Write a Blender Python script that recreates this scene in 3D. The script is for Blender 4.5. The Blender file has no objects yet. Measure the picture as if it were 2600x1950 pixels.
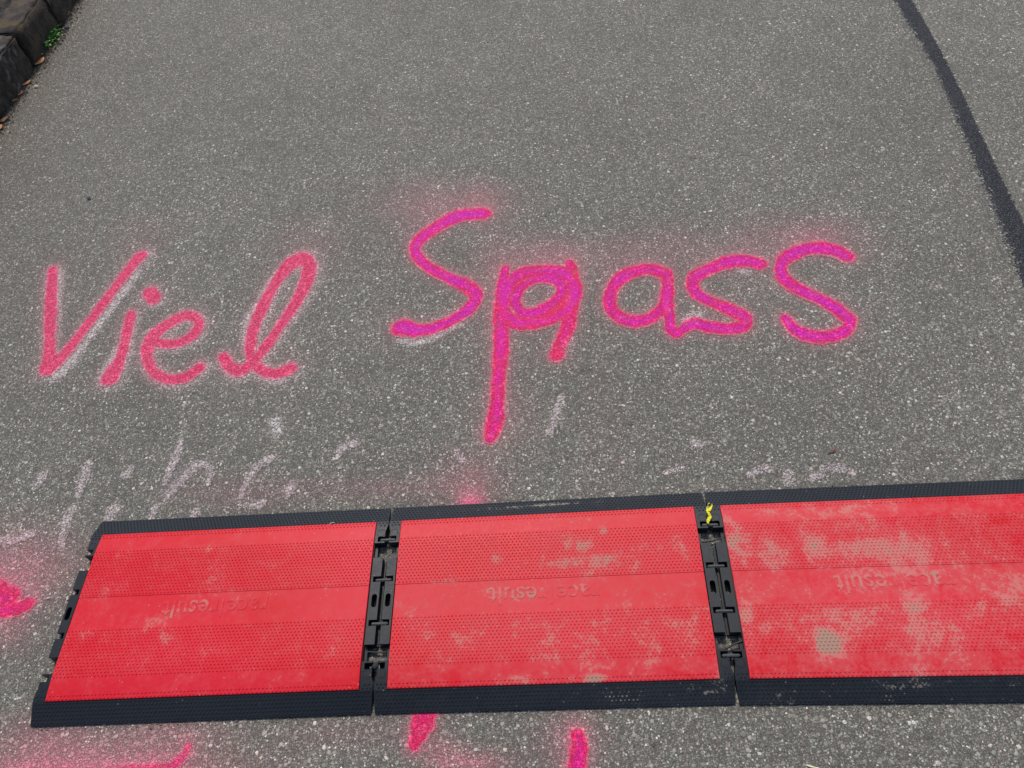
import bpy, bmesh, math, random
import numpy as np
from mathutils import Vector
random.seed(7); RNG = np.random.default_rng(7)
SC = bpy.context.scene; COL = SC.collection

# ------------------------------------------------------------------ camera
F, H, TILT, ROLL = 1950.0, 1.6, 0.6510649, 0.1613611
FWD = np.array([0, math.sin(TILT), -math.cos(TILT)]); _r = np.array([1.0, 0, 0]); _d = np.cross(FWD, _r)
CR = math.cos(ROLL)*_r + math.sin(ROLL)*_d; CD = -math.sin(ROLL)*_r + math.cos(ROLL)*_d
def gp(px, py, z=0.0):
    """ground point (height z) seen at a pixel of the 2600x1950 photograph"""
    d = FWD + (px-1300)/F*CR + (py-975)/F*CD
    k = (z-H)/d[2]
    return np.array([0, 0, H]) + k*d
cam = bpy.data.cameras.new('camera'); camo = bpy.data.objects.new('camera', cam); COL.objects.link(camo)
cam.sensor_width = 36; cam.lens = 36*F/2600; cam.clip_start = 0.05; cam.clip_end = 2000
from mathutils import Matrix
M = Matrix(((CR[0], -CD[0], -FWD[0], 0), (CR[1], -CD[1], -FWD[1], 0), (CR[2], -CD[2], -FWD[2], H), (0, 0, 0, 1)))
camo.matrix_world = M
SC.camera = camo

# ------------------------------------------------------------------ world, sun, exposure
SUN_EL, SUN_AZ = math.radians(58), math.atan2(-0.06, 1.0)
w = bpy.data.worlds.new('World'); SC.world = w; w.use_nodes = True
nt = w.node_tree; bg = nt.nodes['Background']
sky = nt.nodes.new('ShaderNodeTexSky'); sky.sky_type = 'NISHITA'; sky.sun_disc = False
sky.sun_elevation = SUN_EL; sky.sun_rotation = SUN_AZ; sky.dust_density = 2.0; sky.air_density = 1.0
nt.links.new(sky.outputs[0], bg.inputs[0]); bg.inputs[1].default_value = 0.15
sl = bpy.data.lights.new('sun', 'SUN'); sl.energy = 2.6; sl.angle = math.radians(6); sl.color = (1, 0.955, 0.89)
so = bpy.data.objects.new('sun', sl); COL.objects.link(so)
sd = Vector((math.sin(SUN_AZ)*math.cos(SUN_EL), math.cos(SUN_AZ)*math.cos(SUN_EL), math.sin(SUN_EL)))
so.rotation_euler = sd.to_track_quat('Z', 'Y').to_euler(); so.location = (-2, 3, 4)
SC.view_settings.view_transform = 'Standard'; SC.view_settings.look = 'None'
SC.view_settings.exposure = 0.0; SC.view_settings.gamma = 1

# ------------------------------------------------------------------ small helpers
def tag(o, label=None, cat=None, group=None, kind=None):
    if label: o['label'] = label
    if cat: o['category'] = cat
    if group: o['group'] = group
    if kind: o['kind'] = kind
    return o
def link_mesh(name, verts, faces, mat, parent=None, origin=None, attrs=None, smooth=False):
    verts = np.asarray(verts, dtype=np.float64).reshape(-1, 3)
    if origin is not None: verts = verts - np.asarray(origin)
    me = bpy.data.meshes.new(name)
    if isinstance(faces, np.ndarray):
        n, k = faces.shape
        me.vertices.add(len(verts)); me.vertices.foreach_set('co', verts.astype(np.float32).ravel())
        me.loops.add(n*k); me.loops.foreach_set('vertex_index', faces.astype(np.int32).ravel())
        me.polygons.add(n); me.polygons.foreach_set('loop_start', np.arange(0, n*k, k, dtype=np.int32))
        me.update(calc_edges=True)
    else:
        me.from_pydata(verts.tolist(), [], faces); me.update()
    if attrs:
        for a, v in attrs.items():
            at = me.attributes.new(a, 'FLOAT', 'POINT'); at.data.foreach_set('value', np.asarray(v, dtype=np.float32))
    if smooth is True: me.polygons.foreach_set('use_smooth', [True]*len(me.polygons))
    elif smooth is not False: me.polygons.foreach_set('use_smooth', list(smooth))
    me.validate()
    me.materials.append(mat)
    o = bpy.data.objects.new(name, me); COL.objects.link(o)
    if origin is not None and parent is None: o.location = origin
    if parent is not None: o.parent = parent
    return o
def empty(name, loc):
    o = bpy.data.objects.new(name, None); o.location = loc; o.empty_display_size = 0.05; COL.objects.link(o); return o

class NT:
    """tiny node-graph writer"""
    def __init__(s, name, rough=0.8):
        s.m = bpy.data.materials.new(name); s.m.use_nodes = True; s.t = s.m.node_tree; s.b = s.t.nodes['Principled BSDF']
        s.b.inputs['Roughness'].default_value = rough
    def n(s, typ, ins=None, **kw):
        nd = s.t.nodes.new(typ)
        for k, v in kw.items(): setattr(nd, k, v)
        for k, v in (ins or {}).items():
            sk = nd.inputs[k]
            if isinstance(v, bpy.types.NodeSocket): s.t.links.new(v, sk)
            else: sk.default_value = v
        return nd
    def math(s, op, a, b=0.0, c=0.0, clamp=False):
        nd = s.n('ShaderNodeMath', {0: a, 1: b, 2: c}, operation=op, use_clamp=clamp); return nd.outputs[0]
    def mr(s, v, a, b, c=0.0, d=1.0, smooth=True):
        return s.n('ShaderNodeMapRange', {0: v, 1: a, 2: b, 3: c, 4: d}, interpolation_type='SMOOTHSTEP' if smooth else 'LINEAR').outputs[0]
    def mix(s, f, a, b, blend='MIX'):
        nd = s.n('ShaderNodeMix', {0: f}, data_type='RGBA', blend_type=blend)
        for i, v in ((6, a), (7, b)):
            if isinstance(v, bpy.types.NodeSocket): s.t.links.new(v, nd.inputs[i])
            else: nd.inputs[i].default_value = (*v, 1) if len(v) == 3 else v
        return nd.outputs[2]
    def noise(s, vec, scale, detail=2, rough=0.5, dist=0.0):
        return s.n('ShaderNodeTexNoise', {'Vector': vec, 'Scale': scale, 'Detail': detail, 'Roughness': rough, 'Distortion': dist}).outputs[0]
    def vor(s, vec, scale, rnd=1.0, feat='F1', dims='2D'):
        return s.n('ShaderNodeTexVoronoi', {'Vector': vec, 'Scale': scale, 'Randomness': rnd}, voronoi_dimensions=dims, feature=feat)
    def ramp(s, v, stops, interp='LINEAR'):
        nd = s.n('ShaderNodeValToRGB', {0: v}); cr = nd.color_ramp; cr.interpolation = interp
        while len(cr.elements) < len(stops): cr.elements.new(0.5)
        for e, (p, c) in zip(cr.elements, stops): e.position = p; e.color = (*c, 1)
        return nd.outputs[0]
    def attr(s, name): return s.n('ShaderNodeAttribute', attribute_name=name).outputs['Fac']
    def out(s, **kw):
        for k, v in kw.items():
            sk = s.b.inputs[k.replace('_', ' ')]
            if isinstance(v, bpy.types.NodeSocket): s.t.links.new(v, sk)
            else: sk.default_value = (*v, 1) if isinstance(v, tuple) and len(v) == 3 else v
        return s.m

# ------------------------------------------------------------------ materials
def asphalt_material():
    g = NT('asphalt', 0.75)
    pos = g.n('ShaderNodeNewGeometry').outputs['Position']
    wn = g.n('ShaderNodeTexNoise', {'Vector': pos, 'Scale': 420.0, 'Detail': 2.0}).outputs['Color']
    wn = g.n('ShaderNodeVectorMath', {0: wn, 1: (0.5, 0.5, 0.5)}, operation='SUBTRACT').outputs[0]
    wn = g.n('ShaderNodeVectorMath', {0: wn, 'Scale': 0.0042}, operation='SCALE').outputs[0]
    p = g.n('ShaderNodeVectorMath', {0: pos, 1: wn}, operation='ADD').outputs[0]
    def layer(scale, keep, rad, soft=0.1):
        v = g.vor(p, scale)
        c = g.n('ShaderNodeSeparateColor', {0: v.outputs['Color']})
        m = g.math('MULTIPLY', g.mr(v.outputs['Distance'], rad, rad-soft), g.math('GREATER_THAN', c.outputs[0], 1-keep))
        return v.outputs['Distance'], c, m
    dA, cA, mA = layer(104, 0.20, 0.46, 0.07)
    dB, cB, mB = layer(215, 0.60, 0.50, 0.09)
    dC, cC, mC = layer(440, 0.82, 0.56, 0.14)
    dD, cD, mD = layer(170, 0.026, 0.31, 0.05)
    greys = [(0.0, (.060, .056, .048)), (.25, (.135, .127, .109)), (.5, (.215, .203, .175)), (.78, (.300, .284, .246)), (.94, (.42, .40, .35)), (1.0, (.74, .71, .64))]
    tint = [(0.0, (.88, 1.0, .98)), (.3, (.95, 1.03, .97)), (.5, (1, 1, 1)), (.75, (1.04, .995, .94)), (.93, (1.12, .95, .88)), (1.0, (.93, .98, 1.1))]
    def stone(c, lift=1.0):
        a = g.ramp(c.outputs[1], [(q, tuple(min(1, x*lift) for x in k)) for q, k in greys]); b = g.ramp(c.outputs[2], tint)
        return g.mix(1.0, a, b, 'MULTIPLY')
    mat = g.ramp(g.noise(pos, 900, 2), [(.3, (.036, .033, .028)), (.7, (.140, .130, .110))])
    col = g.mix(mC, mat, stone(cC, .84))
    col = g.mix(mB, col, stone(cB, 0.97))
    col = g.mix(mA, col, stone(cA, 0.92))
    col = g.mix(mD, col, (.90, .87, .80))
    dE, cE, mE = layer(58, 0.055, 0.30, 0.04)
    col = g.mix(mE, col, stone(cE, .85))
    dP, cP, mP = layer(80, 0.045, 0.16, 0.06)
    col = g.mix(g.math('MULTIPLY', mP, .85), col, (.018, .016, .014))
    # slow, real variation of the surface: wear, fines and dust
    big = g.noise(pos, 1.7, 4, 0.6)
    mid = g.noise(pos, 9.0, 3, 0.6)
    f = g.math('ADD', g.mr(big, .3, .7, .90, 1.10), g.mr(mid, .3, .7, -.07, .07))
    f = g.math('ADD', f, g.math('MULTIPLY', g.math('SUBTRACT', g.noise(pos, 105, 3, .7), .5), 1.25))
    f = g.math('MAXIMUM', f, .35)
    grey = g.n('ShaderNodeCombineColor', {0: f, 1: f, 2: f}).outputs[0]
    col = g.mix(1.0, col, grey, 'MULTIPLY')
    col = g.mix(g.mr(g.noise(pos, 4.0, 3), .48, .7, 0, .22), col, g.mix(1.0, col, (1.06, 1.0, .92), 'MULTIPLY'))
    # height of the stones (also decides where paint reaches and where tar stays)
    hh = g.math('MULTIPLY', mC, g.math('SUBTRACT', 1.0, dC)); hh = g.math('MULTIPLY', hh, 0.35)
    h2 = g.math('MULTIPLY', mB, g.math('MULTIPLY_ADD', g.math('SUBTRACT', 1.0, dB), 0.5, 0.15))
    h3 = g.math('MULTIPLY', mA, g.math('MULTIPLY_ADD', g.math('SUBTRACT', 1.0, dA), 0.6, 0.25))
    height = g.math('MAXIMUM', g.math('MAXIMUM', hh, h2), h3)
    pit = g.mr(g.math('ADD', height, g.mr(g.noise(pos, 700, 1), .3, .7, -.12, .12)), .02, .26)
    col = g.mix(g.math('MULTIPLY', g.math('SUBTRACT', 1.0, pit), .38), col, (.030, .027, .023))
    col = g.mix(.26, col, (.165, .156, .138))
    col = g.mix(1.0, col, (1.145, 1.105, 1.055), 'MULTIPLY')
    # dirt
    dirt = g.attr('dirt')
    col = g.mix(g.math('MULTIPLY', dirt, g.mr(g.noise(pos, 60, 4, .7), .35, .65, .45, 1.0)), col, g.mix(1.0, col, (.56, .51, .45), 'MULTIPLY'))
    # worn old paint
    old = g.attr('old')
    no = g.math('ADD', g.math('MULTIPLY', g.math('MULTIPLY_ADD', g.math('SUBTRACT', g.noise(pos, 170, 4, .8), .5), 2.6, .5), .8), g.math('MULTIPLY', g.math('SUBTRACT', 1.0, pit), .55))
    co = g.mr(g.math('SUBTRACT', g.math('MULTIPLY', old, 1.15), no), -.12, .52)
    col = g.mix(g.math('MULTIPLY', co, .70), col, (.72, .58, .57))
    wht = g.attr('chalk')
    cw = g.mr(g.math('SUBTRACT', g.math('MULTIPLY', wht, 1.15), no), -.28, .30)
    col = g.mix(g.math('MULTIPLY', cw, .8), col, (.74, .66, .62))
    # fresh spray paint
    pa = g.attr('paint'); hue = g.math('ADD', g.attr('hue'), g.math('MULTIPLY', g.math('SUBTRACT', g.noise(pos, 11, 2), .5), .55))
    pcol = g.ramp(hue, [(0.0, (.93, .050, .165)), (.30, (.95, .026, .150)), (.55, (.94, .016, .29)), (1.0, (.88, .016, .48))])
    pcol = g.mix(g.mr(pa, .88, .45, 0, .8), pcol, (.96, .13, .24))
    thin = g.mr(g.noise(pos, 38, 4, .7), .48, .70, 0, .42)
    pcol = g.mix(thin, pcol, (.92, .17, .28))
    sp = g.mr(g.noise(pos, 170, 4, .75), .3, .7, .76, 1.12)
    pcol = g.mix(1.0, pcol, g.n('ShaderNodeCombineColor', {0: sp, 1: sp, 2: sp}).outputs[0], 'MULTIPLY')
    pcol = g.mix(g.math('MULTIPLY', g.math('SUBTRACT', 1.0, pit), g.mr(pa, .90, 1.25, .72, .36)), pcol, g.mix(1.0, pcol, (.22, .14, .14), 'MULTIPLY'))
    n1 = g.math('ADD', g.math('MULTIPLY_ADD', g.math('SUBTRACT', g.noise(pos, 55, 5, .8), .5), .75, g.math('MULTIPLY', g.noise(pos, 420, 3, .75), .75)), g.math('MULTIPLY', g.math('SUBTRACT', 1.0, pit), .28))
    cov = g.mr(g.math('SUBTRACT', g.math('MULTIPLY', pa, 1.30), n1), -.17, .30)
    mi = g.attr('mist'); tips = g.math('MULTIPLY_ADD', pit, .75, .3)
    sp2 = g.math('MULTIPLY_ADD', g.math('SUBTRACT', g.noise(pos, 330, 2, .7), .5), 2.6, .62)
    low = g.math('MULTIPLY', mi, g.math('MULTIPLY', tips, g.math('MINIMUM', g.math('MAXIMUM', g.math('MULTIPLY_ADD', mi, .55, sp2), .15), 1.4)))
    mcol = g.ramp(hue, [(0.0, (.88, .22, .30)), (.5, (.94, .14, .27)), (1.0, (.94, .12, .27))])
    col = g.mix(g.math('MINIMUM', low, .85), col, mcol)
    col = g.mix(cov, col, pcol)
    col = g.mix(g.math('MULTIPLY', g.math('MULTIPLY', cw, cov), .16), col, (.86, .50, .56))
    # tar sealing band: fills between the stones
    tar = g.attr('tar')
    nt_ = g.math('ADD', g.math('MULTIPLY', height, .75), g.math('MULTIPLY_ADD', g.math('SUBTRACT', g.noise(pos, 75, 6, .85), .5), 2.1, .28))
    ct = g.mr(g.math('SUBTRACT', g.math('MULTIPLY', tar, 1.25), nt_), -.06, .10)
    tcol = g.mix(g.mr(g.noise(pos, 420, 2, .7), .52, .66), (.012, .013, .017), (.15, .15, .155))
    tcol = g.mix(g.mr(g.noise(pos, 26, 3), .5, .75, 0, .6), tcol, (.040, .039, .040))
    col = g.mix(ct, col, tcol)
    hb = g.math('ADD', g.math('MULTIPLY', height, g.mr(ct, 0, 1, 1.0, .55)), g.math('MULTIPLY', g.noise(pos, 1100, 2), .25))
    bump = g.n('ShaderNodeBump', {'Strength': 1.0, 'Distance': 0.0036, 'Height': hb}).outputs[0]
    rough = g.mr(cov, 0, 1, .72, .50)
    return g.out(Base_Color=col, Normal=bump, Roughness=rough, Specular_IOR_Level=g.math('MULTIPLY', g.mr(cov, 0, 1, .4, .22), g.mr(ct, 0, 1, 1, .5)))
MAT_ASPHALT = asphalt_material()

def plastic(name, base, base2, dust_cols, lvl, rough=0.45, fine=1.0, spec=0.30, blk=False):
    """moulded plastic with dust; attribute 'dirt' says where the dust lies, lvl how much everywhere"""
    g = NT(name, rough); pos = g.n('ShaderNodeNewGeometry').outputs['Position']
    d = g.attr('dirt')
    a = g.noise(pos, 22, 6, .68, .6); b = g.noise(pos, 130, 4, .75); c = g.noise(pos, 430, 3, .7)
    s = g.math('ADD', g.math('MULTIPLY', a, .50), g.math('ADD', g.math('MULTIPLY', b, .35), g.math('MULTIPLY', c, .15)))
    s = g.math('MULTIPLY_ADD', g.math('SUBTRACT', s, .5), 1.35, .5)
    s = g.math('ADD', s, g.math('MULTIPLY', d, .22))
    film = g.mr(s, .44-.1*lvl, .74-.10*lvl, 0, (.10+.34*lvl)*(.35 if blk else 1))      # thin dust film
    ck = .08 if blk else 0.0
    cake = g.mr(s, .63-.04*lvl+ck, .72-.04*lvl+ck*.6)                      # caked dirt with ragged edges
    thick = g.mr(g.math('ADD', d, g.math('ADD', g.math('MULTIPLY', a, 1.3), g.math('MULTIPLY', b, 1.0))), 1.95, 2.30)
    col = g.mix(g.mr(g.noise(pos, 3.0, 2), .3, .7), base, base2)
    col = g.mix(film, col, dust_cols[0])
    col = g.mix(g.math('MULTIPLY', cake, .42*fine), col, dust_cols[1])
    col = g.mix(g.math('MULTIPLY', thick, .66), col, dust_cols[2])
    # tiny scuffs
    sc = g.vor(pos, 160, 1.0, dims='3D'); scc = g.n('ShaderNodeSeparateColor', {0: sc.outputs['Color']})
    m = g.math('MULTIPLY', g.math('GREATER_THAN', scc.outputs[0], .975), g.mr(sc.outputs['Distance'], .3, .15))
    col = g.mix(g.math('MULTIPLY', m, .5), col, dust_cols[1])
    r = g.math('ADD', g.mr(g.math('MAXIMUM', film, cake), 0, .6, rough, .85), g.mr(b, .3, .7, -.05, .05))
    bump = g.n('ShaderNodeBump', {'Strength': .25, 'Distance': .0006, 'Height': g.math('ADD', g.noise(pos, 900, 2), cake)}).outputs[0]
    return g.out(Base_Color=col, Roughness=r, Normal=bump, Specular_IOR_Level=.24 if blk else .17)
RED1, RED2 = (.560, .0085, .016), (.60, .013, .028)
DUST = ((.58, .16, .16), (.49, .28, .225), (.27, .235, .165))
BDUST = ((.075, .078, .085), (.25, .23, .19), (.30, .26, .20))
MAT_RED = [plastic('red_plastic_clean', RED1, RED2, DUST, .25, .42), plastic('red_plastic_dusty', RED1, RED2, DUST, .55, .45), plastic('red_plastic_dirty', RED1, RED2, DUST, .85, .48)]
BLK1, BLK2 = (.0092, .0115, .0155), (.0135, .0165, .0215)
MAT_BLACK = [plastic('black_rubber_clean', BLK1, BLK2, BDUST, .0, .42, blk=True), plastic('black_rubber_dusty', BLK1, BLK2, BDUST, .35, .45, blk=True), plastic('black_rubber_dirty', BLK1, BLK2, BDUST, .40, .46, blk=True)]

def simple(name, c1, c2, scale, rough=.8, c3=None, bump=.3, dist=.002, spec=.4):
    g = NT(name, rough); pos = g.n('ShaderNodeNewGeometry').outputs['Position']
    a = g.noise(pos, scale, 5, .65); col = g.mix(g.mr(a, .35, .65), c1, c2)
    if c3: col = g.mix(g.mr(g.noise(pos, scale*.37, 4, .6, .5), .56, .66), col, c3)
    bp = g.n('ShaderNodeBump', {'Strength': bump, 'Distance': dist, 'Height': g.noise(pos, scale*4, 4, .7)}).outputs[0]
    return g.out(Base_Color=col, Normal=bp, Specular_IOR_Level=spec)
MAT_LINK = simple('grey_black_plastic', (.030, .032, .036), (.055, .058, .062), 200, .5)
MAT_CABLE = simple('black_cable', (.020, .021, .023), (.045, .045, .047), 120, .55)
MAT_YELLOW = simple('yellow_tape', (.74, .66, .02), (.86, .78, .06), 160, .5)
MAT_KERB = simple('dark_stone', (.026, .018, .012), (.074, .053, .037), 26, .85, (.085, .055, .020), .8, .012)
MAT_KERB2 = simple('dark_stone_lichen', (.024, .018, .012), (.072, .054, .039), 34, .85, (.14, .13, .12), .8, .012)
MAT_SOIL = simple('verge_soil', (.022, .017, .013), (.075, .062, .048), 60, .95, (.040, .045, .022), .9, .01)
MAT_LEAF = simple('dry_leaf', (.42, .17, .055), (.60, .30, .13), 90, .7)
MAT_LEAF2 = simple('dark_leaf', (.16, .07, .035), (.32, .18, .09), 90, .7)
MAT_WEED = simple('weed_green', (.06, .19, .022), (.16, .40, .06), 120, .6)
MAT_PALE = simple('pale_stone', (.42, .37, .31), (.62, .57, .50), 200, .8)
MAT_DARKPEB = simple('dark_pebble', (.075, .078, .09), (.15, .155, .17), 160, .8)
MAT_STRAW = simple('straw', (.55, .50, .33), (.72, .67, .48), 160, .7)
MAT_TWIG = simple('red_twig', (.16, .045, .02), (.26, .08, .04), 160, .8)

# ------------------------------------------------------------------ strokes of paint, traced on the ground
def cr(pts, n=8):
    """Catmull-Rom through points (N,k)"""
    p = np.asarray(pts, float)
    if len(p) < 3: return np.stack([p[0]+(p[-1]-p[0])*t for t in np.linspace(0, 1, n)])
    q = np.vstack([2*p[0]-p[1], p, 2*p[-1]-p[-2]]); out = []
    for i in range(1, len(q)-2):
        for t in np.linspace(0, 1, n, endpoint=False):
            a, b, c, d = q[i-1], q[i], q[i+1], q[i+2]
            out.append(.5*((2*b)+(-a+c)*t+(2*a-5*b+4*c-d)*t*t+(-a+3*b-3*c+d)*t**3))
    out.append(p[-1]); return np.array(out)
def scale_at(px, py):   # metres per pixel, mean of across and along
    a = gp(px, py); b = gp(px+10, py); c = gp(px, py+10)
    return (np.linalg.norm(b-a)*np.linalg.norm(c-a))**.5/10
def stroke(ox, oy, s, pts, hw, curve=True):
    """pts in crop pixels (crop origin ox,oy, zoom s), hw half width in photo pixels (number or per point)"""
    pts = [(ox+x/s, oy+y/s) for x, y in pts]
    hws = [hw]*len(pts) if np.isscalar(hw) else list(hw)
    q = cr(np.column_stack([pts, hws])) if curve else np.column_stack([pts, hws])
    t = np.gradient(q[:, :2], axis=0); t /= np.linalg.norm(t, axis=1)[:, None]+1e-9; P = []
    for (x, y, h), (tx, ty) in zip(q, t):
        a = gp(x, y)[:2]; across = np.linalg.norm(gp(x-ty*h, y+tx*h)[:2]-a); P.append([*a, .75*across+.25*h*scale_at(x, y)])
    return np.array(P)
def dist(xy, st):
    """signed-ish distance data: returns d (m) to centre line and local half width"""
    best = np.full(len(xy), 1e9); hw = np.zeros(len(xy)); rat = np.full(len(xy), 1e9)
    for a, b in zip(st[:-1], st[1:]):
        ab = b[:2]-a[:2]; L = (ab**2).sum()+1e-12
        t = np.clip(((xy-a[:2])@ab)/L, 0, 1); q = a[:2]+t[:, None]*ab
        d = np.hypot(*(xy-q).T); h = a[2]+t*(b[2]-a[2]); m = d/h < rat
        best[m] = d[m]; hw[m] = h[m]; rat[m] = (d/h)[m]
    return best, hw
V1 = (50, 560, 2.602); V2 = (950, 440, 3.3185); V3 = (1450, 540, 2.765); V4 = (1100, 840, 3.607)
def K(v, pts, hw): return stroke(*v, pts, hw)
LET = {}   # name -> (word, [strokes], hue)
LET['V'] = ('viel', [K(V1, [(217, 325), (212, 450), (205, 600), (200, 800), (196, 940), (195, 970)], [10.5, 12, 12.5, 12, 15, 17]), K(V1, [(195, 970), (245, 935), (330, 845), (410, 740), (500, 620), (650, 420), (740, 305), (800, 235)], [17, 14, 11, 9.5, 9.5, 10, 11, 12])], .12)
LET['i'] = ('viel', [K(V1, [(735, 615), (715, 720), (690, 830), (665, 910), (630, 980), (595, 1040)], [9, 11, 11, 12, 16, 18]), K(V1, [(860, 478), (890, 520)], [18, 17])], .14)
LET['e'] = ('viel', [K(V1, [(875, 780), (930, 812), (1040, 812), (1130, 770), (1182, 700), (1165, 645), (1085, 635), (975, 690), (885, 765), (845, 850), (852, 945), (900, 1015), (1000, 1052), (1100, 1035), (1185, 975)], [12, 11, 11, 11, 11, 11, 12, 12, 14, 13, 12, 12, 11, 12, 13])], .15)
LET['l'] = ('viel', [K(V1, [(1345, 900), (1390, 970), (1460, 992), (1540, 935), (1640, 820), (1740, 670), (1840, 520), (1905, 380), (1912, 290), (1860, 252), (1780, 300), (1690, 415), (1600, 580), (1545, 720), (1522, 850), (1545, 935), (1610, 995), (1700, 1012), (1785, 980)], [12, 14, 13, 11, 11, 11, 13, 15, 17, 17, 15, 12, 13, 12, 12, 13, 13, 13, 13])], .2)
LET['S'] = ('spass', [K(V2, [(915, 345), (830, 342), (700, 365), (570, 430), (450, 505), (370, 575), (345, 640), (370, 710), (450, 785), (560, 850), (680, 905), (790, 955), (855, 1010), (850, 1075), (790, 1150), (700, 1215), (590, 1270), (470, 1315), (350, 1325), (270, 1305), (225, 1300)], [16, 16, 15, 15, 14, 14, 14, 14, 13, 13, 14, 16, 18, 15, 14, 13, 13, 14, 17, 20, 20])], .85)
LET['p'] = ('spass', [K(V2, [(1180, 1260), (1350, 1260), (1480, 1200), (1600, 1120), (1650, 1010)], [17, 18, 18, 17, 14]), K(V2, [(1105, 800), (1090, 900), (1075, 1040), (1065, 1180), (1072, 1400), (1060, 1659)], [10, 13, 17, 18, 18, 18]),
    K(V4, [(615, 0), (610, 300), (590, 600), (572, 800), (540, 925), (525, 985)], [18, 17, 18, 20, 21, 14]),
    K(V2, [(1110, 1010), (1150, 920), (1250, 850), (1400, 820), (1560, 830), (1660, 880), (1690, 970), (1670, 1080), (1590, 1170), (1450, 1240), (1280, 1265), (1150, 1230), (1095, 1150), (1100, 1040)], [16, 16, 15, 15, 15, 17, 18, 18, 18, 16, 15, 17, 17, 16]),
    K(V2, [(1190, 1060), (1230, 970), (1340, 895), (1480, 885), (1575, 940), (1560, 1040), (1470, 1120), (1350, 1175), (1240, 1170), (1190, 1100)], 13),
    K(V2, [(1650, 760), (1665, 830), (1690, 960)], [11, 16, 16]),
    K(V2, [(1675, 1100), (1640, 1250), (1600, 1370), (1560, 1460), (1542, 1535)], [16, 17, 16, 15, 18])], .7)
LET['a'] = ('spass', [K(V3, [(655, 430), (560, 400), (450, 412), (350, 460), (290, 540), (272, 620), (290, 690), (360, 745), (460, 765), (560, 740), (640, 670), (675, 590), (680, 500), (668, 430)], 15.5), K(V3, [(670, 590), (690, 740), (700, 810), (735, 852)], [15, 13, 13, 13])], .68)
LET['s'] = ('spass', [K(V3, [(1325, 358), (1230, 338), (1120, 345), (1000, 385), (900, 430), (852, 490), (865, 550), (930, 600), (1040, 650), (1150, 700), (1225, 745), (1205, 800), (1100, 818), (970, 802), (860, 780), (790, 820), (735, 855)], [15, 16, 16, 15, 15, 15.5, 15, 14, 14, 15, 16, 16, 14, 15, 15, 11, 12])], .72)
LET['z'] = ('spass', [K(V3, [(1930, 310), (1850, 268), (1720, 248), (1600, 270), (1500, 330), (1472, 400), (1510, 480), (1620, 550), (1750, 610), (1870, 680), (1950, 755), (1935, 820), (1850, 862), (1730, 875), (1620, 850), (1550, 800), (1508, 745)], [15, 16, 16, 15.5, 16, 15.5, 15, 14, 14, 15, 17, 16, 15, 15, 16, 14, 11])], .8)
# separate sprayed marks near the mats (photo pixels)
E1 = (0, 0, 1)
FRAG = {
 'left': (K(E1, [(-40, 1500), (0, 1510), (22, 1520)], [40, 34, 30]), K(E1, [(-30, 1555), (20, 1550), (55, 1542), (74, 1532)], [20, 16, 15, 12]), .35),
 'foot': (K(E1, [(1080, 1800), (1068, 1850), (1052, 1890)], [30, 26, 15]), K(E1, [(1085, 1780), (1080, 1800)], [32, 31]), .3),
 'right': (K(E1, [(1468, 1868), (1470, 1910), (1462, 1960)], [18, 21, 24]), K(E1, [(1462, 1960), (1455, 1990)], [24, 24]), .42),
 'low': (K(E1, [(-40, 1985), (120, 1976), (300, 1968), (440, 1950)], [26, 23, 22, 18]), K(E1, [(440, 1945), (470, 1915), (478, 1890)], [15, 11, 6]), .3),
}
SOFT = [  # soft pink overspray: centre px, radii px, strength
 (1197, 1280, 34, 34, .85), (1190, 1215, 80, 60, .25), (1195, 1940, 90, 34, .45), (1120, 1905, 50, 40, .3), (250, 1910, 290, 60, .30), (240, 1958, 280, 34, .60), (430, 1860, 120, 60, .20), (110, 1880, 110, 60, .22), (60, 1430, 130, 80, .36), (20, 1480, 80, 40, .25), (10, 1600, 70, 50, .28),
 (1120, 520, 150, 55, .34), (1225, 505, 50, 40, .3), (1400, 650, 120, 45, .45), (1700, 630, 130, 50, .26), (2060, 600, 120, 45, .45), (1900, 640, 60, 80, .2), (1250, 700, 50, 120, .2), (1560, 660, 60, 60, .12), (1330, 760, 130, 120, .14), (350, 600, 70, 50, .10), (790, 620, 90, 60, .14), (1080, 560, 60, 80, .12), (1440, 1880, 70, 60, .22), (1000, 1240, 220, 30, .12), (600, 1250, 160, 40, .10), (880, 1860, 120, 40, .10), (1530, 1120, 60, 200, .03), (1300, 1060, 70, 80, .10)]
_k = 2.212
def Cz(pts, hw): return stroke(0, 1030, _k, pts, hw)
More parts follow.
